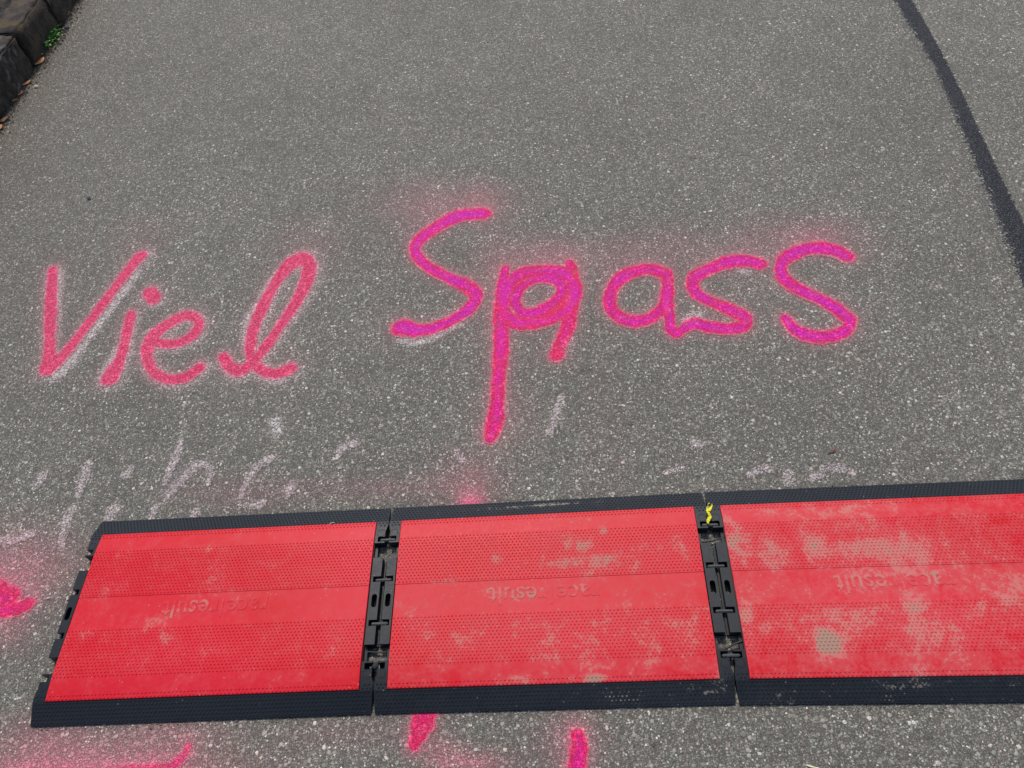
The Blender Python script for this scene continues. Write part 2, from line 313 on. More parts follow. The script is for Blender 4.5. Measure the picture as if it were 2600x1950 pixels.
OLD = [  # faded pale strokes above the mats
 Cz([(500, 320), (470, 400), (440, 500)], [7, 11, 8]), Cz([(405, 580), (375, 650), (350, 740), (350, 800)], [9, 11, 10, 7]),
 Cz([(740, 350), (705, 390)], [8, 9]), Cz([(1020, 190), (1000, 270), (960, 350), (930, 440)], [5, 9, 8, 5]),
 Cz([(940, 510), (1010, 430), (1080, 350), (1150, 330), (1185, 370), (1170, 440)], [11, 10, 12, 9, 8, 6]),
 Cz([(1530, 290), (1440, 350), (1380, 440), (1350, 520)], [11, 9, 6, 6]), Cz([(1350, 560), (1450, 560), (1480, 540)], [6, 9, 6]),
 Cz([(1640, 450), (1610, 510)], [11, 7]), Cz([(2000, 210), (1940, 230), (1890, 290)], [9, 9, 6]), Cz([(640, 580), (620, 620)], [13, 11]), Cz([(870, 580), (850, 630)], [9, 7]),
 Cz([(0, 760), (90, 745), (190, 715)], [10, 10, 8]), Cz([(240, 390), (200, 460)], [10, 7]), Cz([(1100, 600), (1090, 620)], [12, 8]),
 K(E1, [(1425, 1010), (1410, 1060), (1395, 1100)], [8, 10, 7]), K(E1, [(1160, 1150), (1175, 1170)], [9, 9]), K(E1, [(1905, 1205), (1940, 1190), (1960, 1195)], [9, 10, 6]),
 K(E1, [(2000, 1200), (2000, 1225)], [12, 11]), K(E1, [(2090, 1190), (2130, 1190), (2165, 1200)], [8, 9, 8]), K(E1, [(2060, 1215), (2085, 1205)], [8, 8]), K(E1, [(1690, 1200), (1730, 1190)], [6, 8]), K(E1, [(1760, 1125), (1775, 1130)], [9, 9])]
CH = [*[np.column_stack([s_[:, :2]+np.array([.006, -.008]), s_[:, 2]*1.5]) for w_, ss_, h_ in LET.values() if w_ == 'viel' for s_ in ss_],   # pale ghost of the older letters beside the fresh ones
 K(V1, [(265, 340), (255, 450), (250, 560)], 9), K(V1, [(240, 1020), (310, 960), (400, 850), (520, 690), (640, 530), (780, 340)], [13, 13, 9, 8, 8, 8]), K(V1, [(740, 700), (700, 860)], 8), K(V1, [(640, 870), (590, 970), (560, 1040)], [9, 13, 13]),
 K(V1, [(1560, 560), (1510, 690), (1490, 830)], [8, 12, 8]), K(V1, [(1330, 940), (1400, 1020), (1470, 1025)], [9, 8, 7]), K(V1, [(1600, 1030), (1700, 1060), (1760, 1030)], [9, 10, 7]), K(V1, [(1680, 380), (1600, 510)], 9),
 K(V2, [(230, 1400), (330, 1420), (470, 1390), (600, 1330), (720, 1270)], [9, 10, 9, 7, 5]), K(V2, [(1600, 1470), (1650, 1400)], 9), K(V3, [(790, 760), (850, 715), (910, 715)], [6, 8, 8]), K(V3, [(1180, 400), (1250, 415)], 6),
 K(E1, [(698, 1068), (703, 1092)], [13, 15])]
TARL = [(2150+x/2.182, y/2.182) for x, y in [(225, -90), (240, 0), (300, 110), (400, 220), (480, 340), (520, 480), (600, 640), (650, 800), (740, 970), (810, 1170), (890, 1370), (960, 1560), (1010, 1700), (1070, 1860), (1140, 2080)]]
TARR = [(2150+x/2.182, y/2.182) for x, y in [(310, -90), (350, 0), (430, 110), (520, 260), (575, 390), (655, 540), (715, 680), (795, 860), (865, 1010), (935, 1140), (1010, 1290), (1070, 1430), (1130, 1570), (1190, 1730), (1270, 1950)]]
TAR = []
for a, b in zip(TARL, TARR):
    A, B = gp(*a)[:2], gp(*b)[:2]; TAR.append([*((A+B)/2), np.linalg.norm(A-B)*.5])
for _ in range(2):
    for q_ in (TARL, TARR):
        p_ = [q_[0]]+[tuple((np.array(q_[i-1])+2*np.array(q_[i])+np.array(q_[i+1]))/4) for i in range(1, len(q_)-1)]+[q_[-1]]; q_[:] = p_
TAR = [[*((gp(*a)[:2]+gp(*b)[:2])/2), 0.0] for a, b in zip(TARL, TARR)]
# real half width across the band
TAR = np.array(TAR); _t = np.gradient(TAR[:, :2], axis=0); _n = np.stack([-_t[:, 1], _t[:, 0]], 1); _n /= np.linalg.norm(_n, axis=1)[:, None]
for i, (a, b) in enumerate(zip(TARL, TARR)): TAR[i, 2] = abs((gp(*b)[:2]-gp(*a)[:2])@_n[i])*.5
KERB_PTS = np.array([[-1.90, 2.30], [-1.870, 2.60], [-1.833, 2.914], [-1.787, 3.308], [-1.748, 3.62], [-1.735, 3.93], [-1.72, 4.25], [-1.70, 4.60]])

def stain(xy, only=None):
    """paint, hue, old, chalk, tar, dirt at ground positions; only = subset of letter strokes"""
    n = len(xy); paint = np.zeros(n); mist = np.zeros(n); hue = np.zeros(n); old = np.zeros(n); chalk = np.zeros(n); tar = np.zeros(n); dirt = np.zeros(n)
    def sub(st, pad):
        lo = st[:, :2].min(0)-pad; hi = st[:, :2].max(0)+pad
        return np.where(((xy > lo) & (xy < hi)).all(1))[0]
    allst = [(s, h, .88 if wd == 'viel' else 1.0) for kk, (wd, ss, h) in LET.items() for h, s in [((h if not (kk == 'p' and q_ in (0, 1, 2, 5, 6)) else (.55 if q_ in (1, 2) else .38)), s) for q_, s in enumerate(ss)]]+[(s, h, .62 if k_ == 'low' else 1.0) for k_, (a, b, h) in FRAG.items() for s in (a, b)]
    for s, h, amp in allst:
        ix = sub(s, .16)
        if not len(ix): continue
        d, hw = dist(xy[ix], s); X_, Y_ = xy[ix].T; r = d/hw*(1+.08*np.sin(41*X_+3*np.sin(17*Y_))+.06*np.sin(97*Y_+4*np.sin(53*X_))+.05*np.sin(190*X_+150*Y_))
        core = amp/(1+np.exp((r-.99)*7.5))
        d2, hw2 = dist(xy[ix]-np.array([-.004, .018]), s)
        halo = .74*np.exp(-np.maximum(d-hw*.85, 0)/.0095)+.13*np.exp(-np.maximum(d2-hw2*.6, 0)/.034)
        v = core
        mist[ix] = np.maximum(mist[ix], np.minimum(halo*amp, 1))
        add = core*np.maximum(0, 1-r)                    # overlaps get thicker
        hv = np.clip(h*(1.15-.95*np.clip(r, 0, 1.3)**1.6)+.10*np.sin(xy[ix][:, 0]*37+np.sin(xy[ix][:, 1]*29)*2)*(h > .3), .02, 1)
        newer = v > paint[ix]
        hue[ix] = np.where(newer, hv, hue[ix]); paint[ix] = np.maximum(paint[ix], v)+.18*np.minimum(paint[ix], core)*core
    for cx, cy, rx, ry, a in SOFT:
        c = gp(cx, cy)[:2]; ex = (gp(cx+rx, cy)[:2]-c); ey = (gp(cx, cy-ry)[:2]-c)
        Mx = np.linalg.inv(np.stack([ex, ey], 1)); q = (xy-c)@Mx.T
        v = a*(.62 if cy < 1000 else 1.0)*np.exp(-(q**2).sum(1)*.9); ad = v > .01
        mist[ad] += v[ad]*(1-np.clip(mist[ad], 0, 1)); m = ad & (hue < .02); hue[m] = .33
    for s in OLD:
        ix = sub(s, .05)
        if len(ix): d, hw = dist(xy[ix], s); old[ix] = np.maximum(old[ix], .74/(1+np.exp((d/hw-1.35)*2.1)))
    for q_, s in enumerate(CH):
        ix = sub(s, .05)
        if len(ix): d, hw = dist(xy[ix], s); chalk[ix] = np.maximum(chalk[ix], (.50 if q_ < 6 else .62)/(1+np.exp((d/hw-1.1)*2.4)))
    ix = sub(TAR, .1)
    if len(ix):
        d, hw = dist(xy[ix], TAR)
        a = TAR[:, :2]; j = np.argmin(((xy[ix][:, None]-a[None])**2).sum(2), 1)
        side = ((xy[ix]-a[j])*_n[j]).sum(1)              # left edge ragged, right edge cleaner
        lft = side < 0
        k = np.where(lft, 3.0, 9.0)
        tar[ix] = 1/(1+np.exp((d/hw-np.where(lft, .76, .98))*k))
    kx = np.interp(xy[:, 1], KERB_PTS[:, 1], KERB_PTS[:, 0]); dk = np.clip(xy[:, 0]-kx, 0, 9)
    dirt = np.clip(1.0*np.exp(-dk/.035)+.50*np.exp(-dk/.35), 0, 1)
    return dict(mist=mist, paint=paint, hue=hue, old=old, chalk=chalk, tar=tar, dirt=dirt)

# ------------------------------------------------------------------ ground
def axis(a, b, step, far):
    core = np.arange(a, b+step/2, step); out = []; s = step; x = a
    while x > -far: s *= 1.6; x -= s; out.append(x)
    lo = out[::-1]; out = []; s = step; x = core[-1]
    while x < far: s *= 1.6; x += s; out.append(x)
    return np.array(lo+list(core)+out)
def grid_mesh(xs, ys, z):
    X, Y = np.meshgrid(xs, ys); Z = np.full(X.shape, z) if np.isscalar(z) else z(X, Y)
    V = np.stack([X.ravel(), Y.ravel(), Z.ravel()], 1); nx, ny = len(xs), len(ys)
    i = (np.arange(ny-1)[:, None]*nx+np.arange(nx-1)[None]).ravel()
    return V, np.stack([i, i+1, i+nx+1, i+nx], 1)
xs = axis(-2.1, 2.3, .008, 300); ys = axis(.05, 4.1, .008, 300)
V, Fc = grid_mesh(xs, ys, 0.0)
keep = (V[:, 0] > -2.4) & (V[:, 0] < 2.6) & (V[:, 1] > -.3) & (V[:, 1] < 4.4)
st = stain(V[keep, :2]); at = {}
for k_, v_ in st.items():
    a = np.zeros(len(V)); a[keep] = v_; at[k_] = a
ground = link_mesh('ground', V, Fc, MAT_ASPHALT, attrs=at)
tag(ground, 'grey worn asphalt with light stone chips', kind='structure')

def sheet(name, strokes, z, step=.003, pad=1.28, parent=None, extra=.006):
    """a sheet of paint lying on the asphalt: cells of a common lattice close enough to the strokes"""
    lo = np.min([s[:, :2].min(0)-s[:, 2].max()*pad-extra for s in strokes], 0); hi = np.max([s[:, :2].max(0)+s[:, 2].max()*pad+extra for s in strokes], 0)
    gx = np.arange(math.floor(lo[0]/step), math.ceil(hi[0]/step)+1); gy = np.arange(math.floor(lo[1]/step), math.ceil(hi[1]/step)+1)
    V, Fc = grid_mesh(gx*step, gy*step, z)
    cen = V[Fc].mean(1)[:, :2]; r = np.full(len(cen), 9.); 
    for s in strokes:
        d, hw = dist(cen, s); r = np.minimum(r, d-hw*pad)
    Fc = Fc[r < 0]
    return V, Fc, cen[r < 0], r[r < 0]
def compact(V, Fc):
    u, inv = np.unique(Fc.ravel(), return_inverse=True); return V[u], inv.reshape(Fc.shape)
def paint_object(name, strokes, z, parent=None, taken=None, step=.003, pad=1.28):
    V, Fc, cen, r = sheet(name, strokes, z, step, pad)
    if taken is not None:
        key = [tuple(k) for k in np.round(cen/step-.5).astype(int)]; m = np.array([k not in taken for k in key])
        taken.update(k for k, q in zip(key, m) if q); Fc = Fc[m]
    V, Fc = compact(V, Fc)
    o = parent.location if parent is not None else V.mean(0)*np.array([1, 1, 0])
    return link_mesh(name, V, Fc, MAT_ASPHALT, parent=parent, origin=np.array(o), attrs=stain(V[:, :2]))
taken = set()
words = {'viel': ('sprayed_word', 'pink sprayed word Viel, its thin strokes edged with pale older paint', gp(500, 830)),
         'spass': ('sprayed_word', 'magenta sprayed word Spass with a long p stem, right of Viel', gp(1750, 850))}
roots = {}
for k_, (nm, lb, loc) in words.items():
    e = empty(nm, (loc[0], loc[1], 0)); tag(e, lb, 'graffiti', 'sprayed words on the asphalt'); roots[k_] = e
for k_, (wd, ss, h) in LET.items():
    paint_object('letter', ss, .0008, roots[wd], taken)
fr = {'left': 'pink sprayed blot with ragged top at the left picture edge beside the mats', 'foot': 'hot pink sprayed stroke coming out below the middle mat',
      'right': 'upright hot pink stroke below the middle mat, running out at the bottom edge', 'low': 'long pink sprayed band along the bottom left corner'}
for k_, lb in fr.items():
    o = paint_object('paint_mark', list(FRAG[k_][:2]), .0008, None, taken); tag(o, lb, 'paint mark', 'sprayed marks beside the mats')
o = paint_object('paint_mark', [K(E1, [(1200, 1255), (1197, 1290)], [22, 30])], .0008, None, taken); tag(o, 'blurred pale pink spot above the top edge of the middle mat', 'paint mark', 'sprayed marks beside the mats')
o = paint_object('paint_mark', [K(E1, [(1150, 1925), (1200, 1940), (1250, 1965)], [18, 26, 22])], .0008, None, taken); tag(o, 'soft pink smear at the bottom edge between the two hot pink strokes', 'paint mark', 'sprayed marks beside the mats')
e = empty('faded_writing', tuple(gp(500, 1180)*np.array([1, 1, 0]))); tag(e, 'row of faded pale pink writing strokes above the left and middle mats', 'faded writing', 'faded writing above the mats')
for s in OLD[:16]: paint_object('stroke', [s], .0008, e, taken)
e = empty('faded_writing', tuple(gp(2050, 1200)*np.array([1, 1, 0]))); tag(e, 'very faint pinkish smudges above the dirtiest right-hand mat', 'faded writing', 'faded writing above the mats')
for s in OLD[16:]: paint_object('stroke', [s], .0008, e, taken)
o = paint_object('tar_seam', [TAR], .0007, None, None, .005, 1.5); tag(o, 'dark tar sealing line curving down the right side of the asphalt', kind='structure')

# ------------------------------------------------------------------ kerb and verge
def jit(a): return (random.random()-.5)*2*a
def box_stone(name, corners, z0, z1, mat, bev=.009, rough=.008):
    """corners: 4 xy ccw; a rough dressed stone block"""
    bm = bmesh.new(); c = np.mean(corners, 0)
    vs = [bm.verts.new((x-c[0]+jit(.003), y-c[1]+jit(.003), z)) for z in (z0, z1) for x, y in corners]
    for f in ((3, 2, 1, 0), (4, 5, 6, 7), (0, 1, 5, 4), (1, 2, 6, 5), (2, 3, 7, 6), (3, 0, 4, 7)): bm.faces.new([vs[i] for i in f])
    bmesh.ops.bevel(bm, geom=bm.edges[:], offset=bev, segments=2, affect='EDGES')
    bmesh.ops.triangulate(bm, faces=bm.faces[:])
    bmesh.ops.subdivide_edges(bm, edges=[e for e in bm.edges if e.calc_length() > .04], cuts=5, use_grid_fill=True)
    for v in bm.verts:
        n = Vector((math.sin(v.co.x*61+v.co.z*90+c[1]*7), math.sin(v.co.y*47+v.co.z*70+c[1]*13), math.sin(v.co.x*53+v.co.y*71)))
        v.co += n*rough*.5+Vector((jit(rough*.4), jit(rough*.4), jit(rough*.4)))
    me = bpy.data.meshes.new(name); bm.to_mesh(me); bm.free(); me.materials.append(mat)
    for p in me.polygons: p.use_smooth = True
    o = bpy.data.objects.new(name, me); o.location = (c[0], c[1], 0); COL.objects.link(o); return o
kl = ['kerb stone at the left picture edge, nearest of the three seen, with pale lichen spots', 'middle kerb stone, with the green weed growing at its upper foot', 'farthest kerb stone, in the top left corner beyond the weed']
GRP = 'dark kerb stones along the left side'
for i in range(2, 7):
    a, b = KERB_PTS[i-0], KERB_PTS[i+1] if i+1 < len(KERB_PTS) else KERB_PTS[i]+(0, .3)
    if i == 6: a, b = KERB_PTS[6], KERB_PTS[7]
    g_ = .004; u = (b-a)/np.linalg.norm(b-a); a2, b2 = a+u*g_, b-u*g_; n_ = np.array([-u[1], u[0]])
    o = box_stone('kerb_stone', [a2, a2*1.0+n_*0, b2, b2+n_*.12][:0] or [a2, b2, b2+n_*.13, a2+n_*.13][::1], -.05, .150+jit(.004), MAT_KERB2 if i == 2 else MAT_KERB)
    lb = {2: kl[0], 3: kl[1], 4: kl[2], 5: 'kerb stone just beyond the top edge of the picture', 6: 'last kerb stone well beyond the top edge'}[i]
    tag(o, lb, 'kerb stone', GRP)
for i, lb in ((0, 'kerb stone just outside the left picture edge, nearer the camera'), (1, 'kerb stone below the lichen-spotted one, cut off by the left edge')):
    a, b = KERB_PTS[i], KERB_PTS[i+1]; u = (b-a)/np.linalg.norm(b-a); n_ = np.array([-u[1], u[0]]); a2, b2 = a+u*.004, b-u*.004
    tag(box_stone('kerb_stone', [a2, b2, b2+n_*.13, a2+n_*.13], -.05, .150, MAT_KERB), lb, 'kerb stone', GRP)
# verge behind the kerb: raised soil
gx = np.linspace(0, 1, 60); gy = np.linspace(2.3, 4.6, 130)
VV = []; 
for y in gy:
    x0 = np.interp(y, KERB_PTS[:, 1], KERB_PTS[:, 0])-.128
    for t in gx: VV.append((x0-t*1.2, y, .128+.012*math.sin(x0*9+t*23+y*17)*math.sin(y*31)+.02*t+(random.random()-.5)*.010))
nx = len(gx); ii = (np.arange(len(gy)-1)[:, None]*nx+np.arange(nx-1)[None]).ravel()
o = link_mesh('verge', VV, np.stack([ii, ii+nx, ii+nx+1, ii+1], 1), MAT_SOIL); tag(o, 'dark soil verge behind the kerb', kind='structure')

# ------------------------------------------------------------------ mats
PL, DL, IN = 0.715, 0.4635, 0.027
def prof(v):
    s = np.minimum(v, DL-v); s = np.maximum(s, 0)
    return np.where(s < .0425, .0045+s*.352, .0195+.0065*(1-(1-np.clip((s-.0425)/.0775, 0, 1))**2))
def corners3(c): return [gp(*p, z=.003)[:2] for p in c]
MODC = [((74, 1845.5), (946, 1813.5), (995.5, 1290.7), (257, 1325.4)), ((947.5, 1813.5), (1872, 1788.5), (1784.2, 1251), (997.5, 1290.3))]
def m3():
    a = gp(1873.5, 1790, .003); d = gp(2600, 1783, .003); b = a+(d-a)/np.linalg.norm(d-a)*PL
    e_ = gp(1786.2, 1250.6, .003); h = gp(2600, 1217, .003); c = e_+(h-e_)/np.linalg.norm(h-e_)*PL
    return [a[:2], b[:2], c[:2], e_[:2]]
MODS = [corners3(MODC[0]), corners3(MODC[1]), m3()]
def mapper(c):
    c = [np.asarray(q) for q in c]
    def W(p):
        p = np.asarray(p, float).reshape(-1, 3); s = (p[:, 0]/PL)[:, None]; t = (p[:, 1]/DL)[:, None]
        xy = (1-s)*(1-t)*c[0]+s*(1-t)*c[1]+s*t*c[2]+(1-s)*t*c[3]
        return np.column_stack([xy, p[:, 2]])
    A = np.stack([c[1]-c[0], c[3]-c[0]], 1)
    def inv(px, py, z=.025):
        q = gp(px, py, z)[:2]; s, t = np.linalg.solve(A, q-c[0])
        for _ in range(20):
            r = (1-s)*(1-t)*c[0]+s*(1-t)*c[1]+s*t*c[2]+(1-s)*t*c[3]-q
            J = np.stack([(1-t)*(c[1]-c[0])+t*(c[2]-c[3]), (1-s)*(c[3]-c[0])+s*(c[2]-c[1])], 1); ds = np.linalg.solve(J, r); s -= ds[0]; t -= ds[1]
        return s*PL, t*DL
    return W, inv
def edge_u(v):
    """how far the short side stands back from the seam line, by depth"""
    s = min(v, DL-v)
    if s < .045: return .0030*(1-s/.045)+.0004
    if s < .070: return .0004+.0040*max(0, (s-.052))/.018
    return .0044
def cellmesh(ub, vb, hfun, side_u=None):
    """columns on a (u,v) lattice; hfun(i,j)->None | top function(v) ; walls where neighbours are lower"""
    verts, faces = [], []
    nu, nv = len(ub)-1, len(vb)-1
    def top(i, j): return hfun(.5*(ub[i]+ub[i+1]), .5*(vb[j]+vb[j+1])) if 0 <= i < nu and 0 <= j < nv else None
    def U(i, v):
        if i == 0: return ub[0]+edge_u(v)
        if i == nu: return ub[-1]-edge_u(v)
        return ub[i]
    def q(*p):
        k = len(verts); verts.extend(p); faces.append((k, k+1, k+2, k+3))
    for i in range(nu):
        for j in range(nv):
            t = top(i, j)
            if t is None: continue
            v0, v1 = vb[j], vb[j+1]; a, b, c, d = (U(i, v0), v0, t(v0)), (U(i+1, v0), v0, t(v0)), (U(i+1, v1), v1, t(v1)), (U(i, v1), v1, t(v1))
            q(a, b, c, d)
            for (di, dj, p0, p1) in ((-1, 0, d, a), (1, 0, b, c), (0, -1, a, b), (0, 1, c, d)):
                n = top(i+di, j+dj); z0 = n(p0[1]) if n else .0005; z1 = n(p1[1]) if n else .0005
                if z0 < p0[2]-1e-6: q(p0, (p0[0], p0[1], z0), (p1[0], p1[1], z1), p1)
    return np.array(verts), faces
def sweep_dots(rows, zoff, cols, rad=.0020, hgt=.0018, keep=None):
    """rows of small domes: rows = list of (v, parity)"""
    C_ = []
    for v, par in rows:
        for k in range(cols[2]):
            u = cols[0]+(k+.5*par)*cols[1]
            if keep is None or keep(u, v): C_.append((u, v))
    if not C_: return np.zeros((0, 3)), np.zeros((0, 4), int)
    C_ = np.array(C_); n = len(C_); a = np.linspace(0, 2*math.pi, 8, endpoint=False); ring = []
    for rr, hh in ((1, -.15), (.82, .55), (.42, .93)): ring.append(np.stack([rr*rad*np.cos(a), rr*rad*np.sin(a), np.full(8, hh*hgt)], 1))
    T = np.vstack(ring+[np.array([[0, 0, hgt]])]); base = np.zeros((n, 25, 3)); base[:] = T
    base[:, :, 0] += C_[:, 0][:, None]; base[:, :, 1] += C_[:, 1][:, None]
    slope = (prof(C_[:, 1]+.001)-prof(C_[:, 1]-.001))/.002
    base[:, :, 2] += (prof(C_[:, 1])+zoff)[:, None]+slope[:, None]*(base[:, :, 1]-C_[:, 1][:, None])
    f = []
    for r_ in (0, 8):
        for k in range(8): f.append((r_+k, r_+(k+1) % 8, r_+8+(k+1) % 8, r_+8+k))
    for k in range(0, 8, 2): f.append((16+k, 16+(k+1) % 8, 16+(k+2) % 8, 24))
    f = np.array(f); return base.reshape(-1, 3), (f[None]+25*np.arange(n)[:, None, None]).reshape(-1, 4)
def join(parts):
    V, Fc, S, o = [], [], [], 0
    for v, f, s in parts:
        v = np.asarray(v); f = np.asarray(f, int)
        if not len(f): continue
        V.append(v); Fc.append(f+o); S += [s]*len(f); o += len(v)
    return np.vstack(V), np.vstack(Fc), S
RP, DP = .0070, .00823       # row pitch, dot pitch
V_JF, V_JB = .1915, .2622    # grooves either side of the smooth middle band
def red_rows():
    r = []; k = 0
    for v in (.0465, .0535): r.append((v, k % 2)); k += 1
    for j in range(15): r.append((.0905+j*RP*.985, k % 2)); k += 1
    for j in range(16): r.append((.2675+j*RP*.995, k % 2)); k += 1
    for v in (.4095, .4160): r.append((v, k % 2)); k += 1
    return r
def blk_rows():
    r = []; 
    for j in range(6): r.append((.0045+j*RP, j % 2))
    for j in range(6): r.append((DL-.0045-j*RP, j % 2))
    for j in range(2): r.append((.0465+j*RP, j % 2)); r.append((DL-.0465-j*RP, j % 2))
    return r
def panel_base():
    e0, e1 = IN+.0012, PL-IN-.0012; vf, vk = .0437, DL-.0437
    us = np.unique(np.round(np.concatenate([[e0, e0+.0008, e1-.0008, e1], np.linspace(e0+.0008, e1-.0008, 140)]), 5))
    vs = [vf, vf+.0008]+list(np.arange(.050, V_JF-.003, .005))+[V_JF-.0006, V_JF, V_JF+.0006]+list(np.arange(V_JF+.005, V_JB-.003, .005))+[V_JB-.0007, V_JB-.0003, V_JB+.0003, V_JB+.0007]+list(np.arange(V_JB+.005, .416, .005))+[vk-.0008, vk]
    vs = np.array(sorted(vs)); X, Y = np.meshgrid(us, vs); Z = prof(Y)+.0022
    Z = Z-np.where((Y > V_JF) & (Y < V_JB), .0005, 0)-np.where(np.abs(Y-V_JB) < .00035, .0006, 0)
    rim = (X < e0+.0004) | (X > e1-.0004) | (Y < vf+.0004) | (Y > vk-.0004); Z = Z-np.where(rim, .0008, 0)
    V = np.stack([X.ravel(), Y.ravel(), Z.ravel()], 1); nx, ny = len(us), len(vs)
    i = (np.arange(ny-1)[:, None]*nx+np.arange(nx-1)[None]).ravel(); Fq = np.stack([i, i+1, i+nx+1, i+nx], 1)
    # skirt: the panel has real thickness
    loop = list(range(nx))+[j*nx+nx-1 for j in range(1, ny)]+[(ny-1)*nx+k for k in range(nx-2, -1, -1)]+[j*nx for j in range(ny-2, 0, -1)]
    L = V[loop].copy(); L[:, 2] = prof(L[:, 1])-.006; o = len(V); n = len(loop)
    sk = [(loop[k], o+k, o+(k+1) % n, loop[(k+1) % n]) for k in range(n)]
    return np.vstack([V, L]), np.vstack([Fq, np.array(sk)])
PV, PF = panel_base()
def capsule(cx, cy, w, l, n=8):
    r = w/2; out = []
    for k in range(n+1): a = math.pi*k/n; out.append((cx+r*math.cos(a), cy+l/2-r+r*math.sin(a)))
    for k in range(n+1): a = math.pi+math.pi*k/n; out.append((cx+r*math.cos(a), cy-l/2+r+r*math.sin(a)))
    return out
def plate(outer, holes, ztop, zbot):
    """flat-ish piece with holes: top face filled, walls down to zbot"""
    bm = bmesh.new(); loops = []
    for lp in [outer]+holes:
        vs = [bm.verts.new((x, y, ztop(y))) for x, y in lp]; es = [bm.edges.new((vs[i], vs[(i+1) % len(vs)])) for i in range(len(vs))]; loops.append(vs)
    bmesh.ops.triangle_fill(bm, edges=bm.edges[:], use_beauty=True)
    for f in bm.faces:
        if f.normal.z < 0: f.normal_flip()
    for vs in loops:
        lo = [bm.verts.new((v.co.x, v.co.y, zbot)) for v in vs]
        for i in range(len(vs)): bm.faces.new((vs[i], vs[(i+1) % len(vs)], lo[(i+1) % len(vs)], lo[i]))
    bmesh.ops.recalc_face_normals(bm, faces=bm.faces[:])
    V = [tuple(v.co) for v in bm.verts]; bm.verts.index_update(); Fs = [[v.index for v in f.verts] for f in bm.faces]; bm.free(); return V, Fs
SLOTS = [(.0830, .0957), (.1730, .1862), (.2712, .2842), (DL-.0957, DL-.0830)]
# the moulded name, seen upside down from the camera
fc = bpy.data.curves.new('lettering_source', 'FONT'); fc.body = 'race result'; fc.size = 1.0; fc.fill_mode = 'BOTH'; fc.extrude = .02; fc.space_character = 1.04; fc.offset = .012
fo = bpy.data.objects.new('lettering_source', fc); COL.objects.link(fo); bpy.context.view_layer.update()
tm = bpy.data.meshes.new_from_object(fo.evaluated_get(bpy.context.evaluated_depsgraph_get())); bpy.data.objects.remove(fo); bpy.data.curves.remove(fc)
TV = np.array([v.co[:] for v in tm.vertices]); TF = [list(p.vertices) for p in tm.polygons]; bpy.data.meshes.remove(tm)
TW = (TV[:, 0].min(), TV[:, 0].max())
def lettering():
    u_r, u_l = .466, .231; s = (u_r-u_l)/(TW[1]-TW[0])
    V = np.empty_like(TV); V[:, 0] = u_r-(TV[:, 0]-TW[0])*s; V[:, 1] = .2455-TV[:, 1]*.0555; V[:, 2] = prof(V[:, 1])+.0017+np.where(TV[:, 2] > 0, .0008, -.0015)
    # the long bar between the two words: real position of the blank
    F2 = [list(f) for f in TF]; gap = []
    xs_ = np.sort(np.unique(np.round(TV[:, 0], 3))); dd = np.diff(xs_); k = int(np.argmax(dd)); xc = .5*(xs_[k]+xs_[k+1])
    ub = u_r-(xc-TW[0])*s; b = .0020; o = len(V); z = float(prof(np.array(.23)))+.0025
    bar = [(ub-b, .2055, z), (ub+b, .2055, z), (ub+b, .2475, z), (ub-b, .2475, z)]; low = [(x, y, z-.003) for x, y, z in bar]
    V = np.vstack([V, bar, low]); F2 += [[o, o+1, o+2, o+3]]+[[o+i, o+4+i, o+4+(i+1) % 4, o+(i+1) % 4] for i in range(4)]
    return V, F2
LV, LF = lettering()

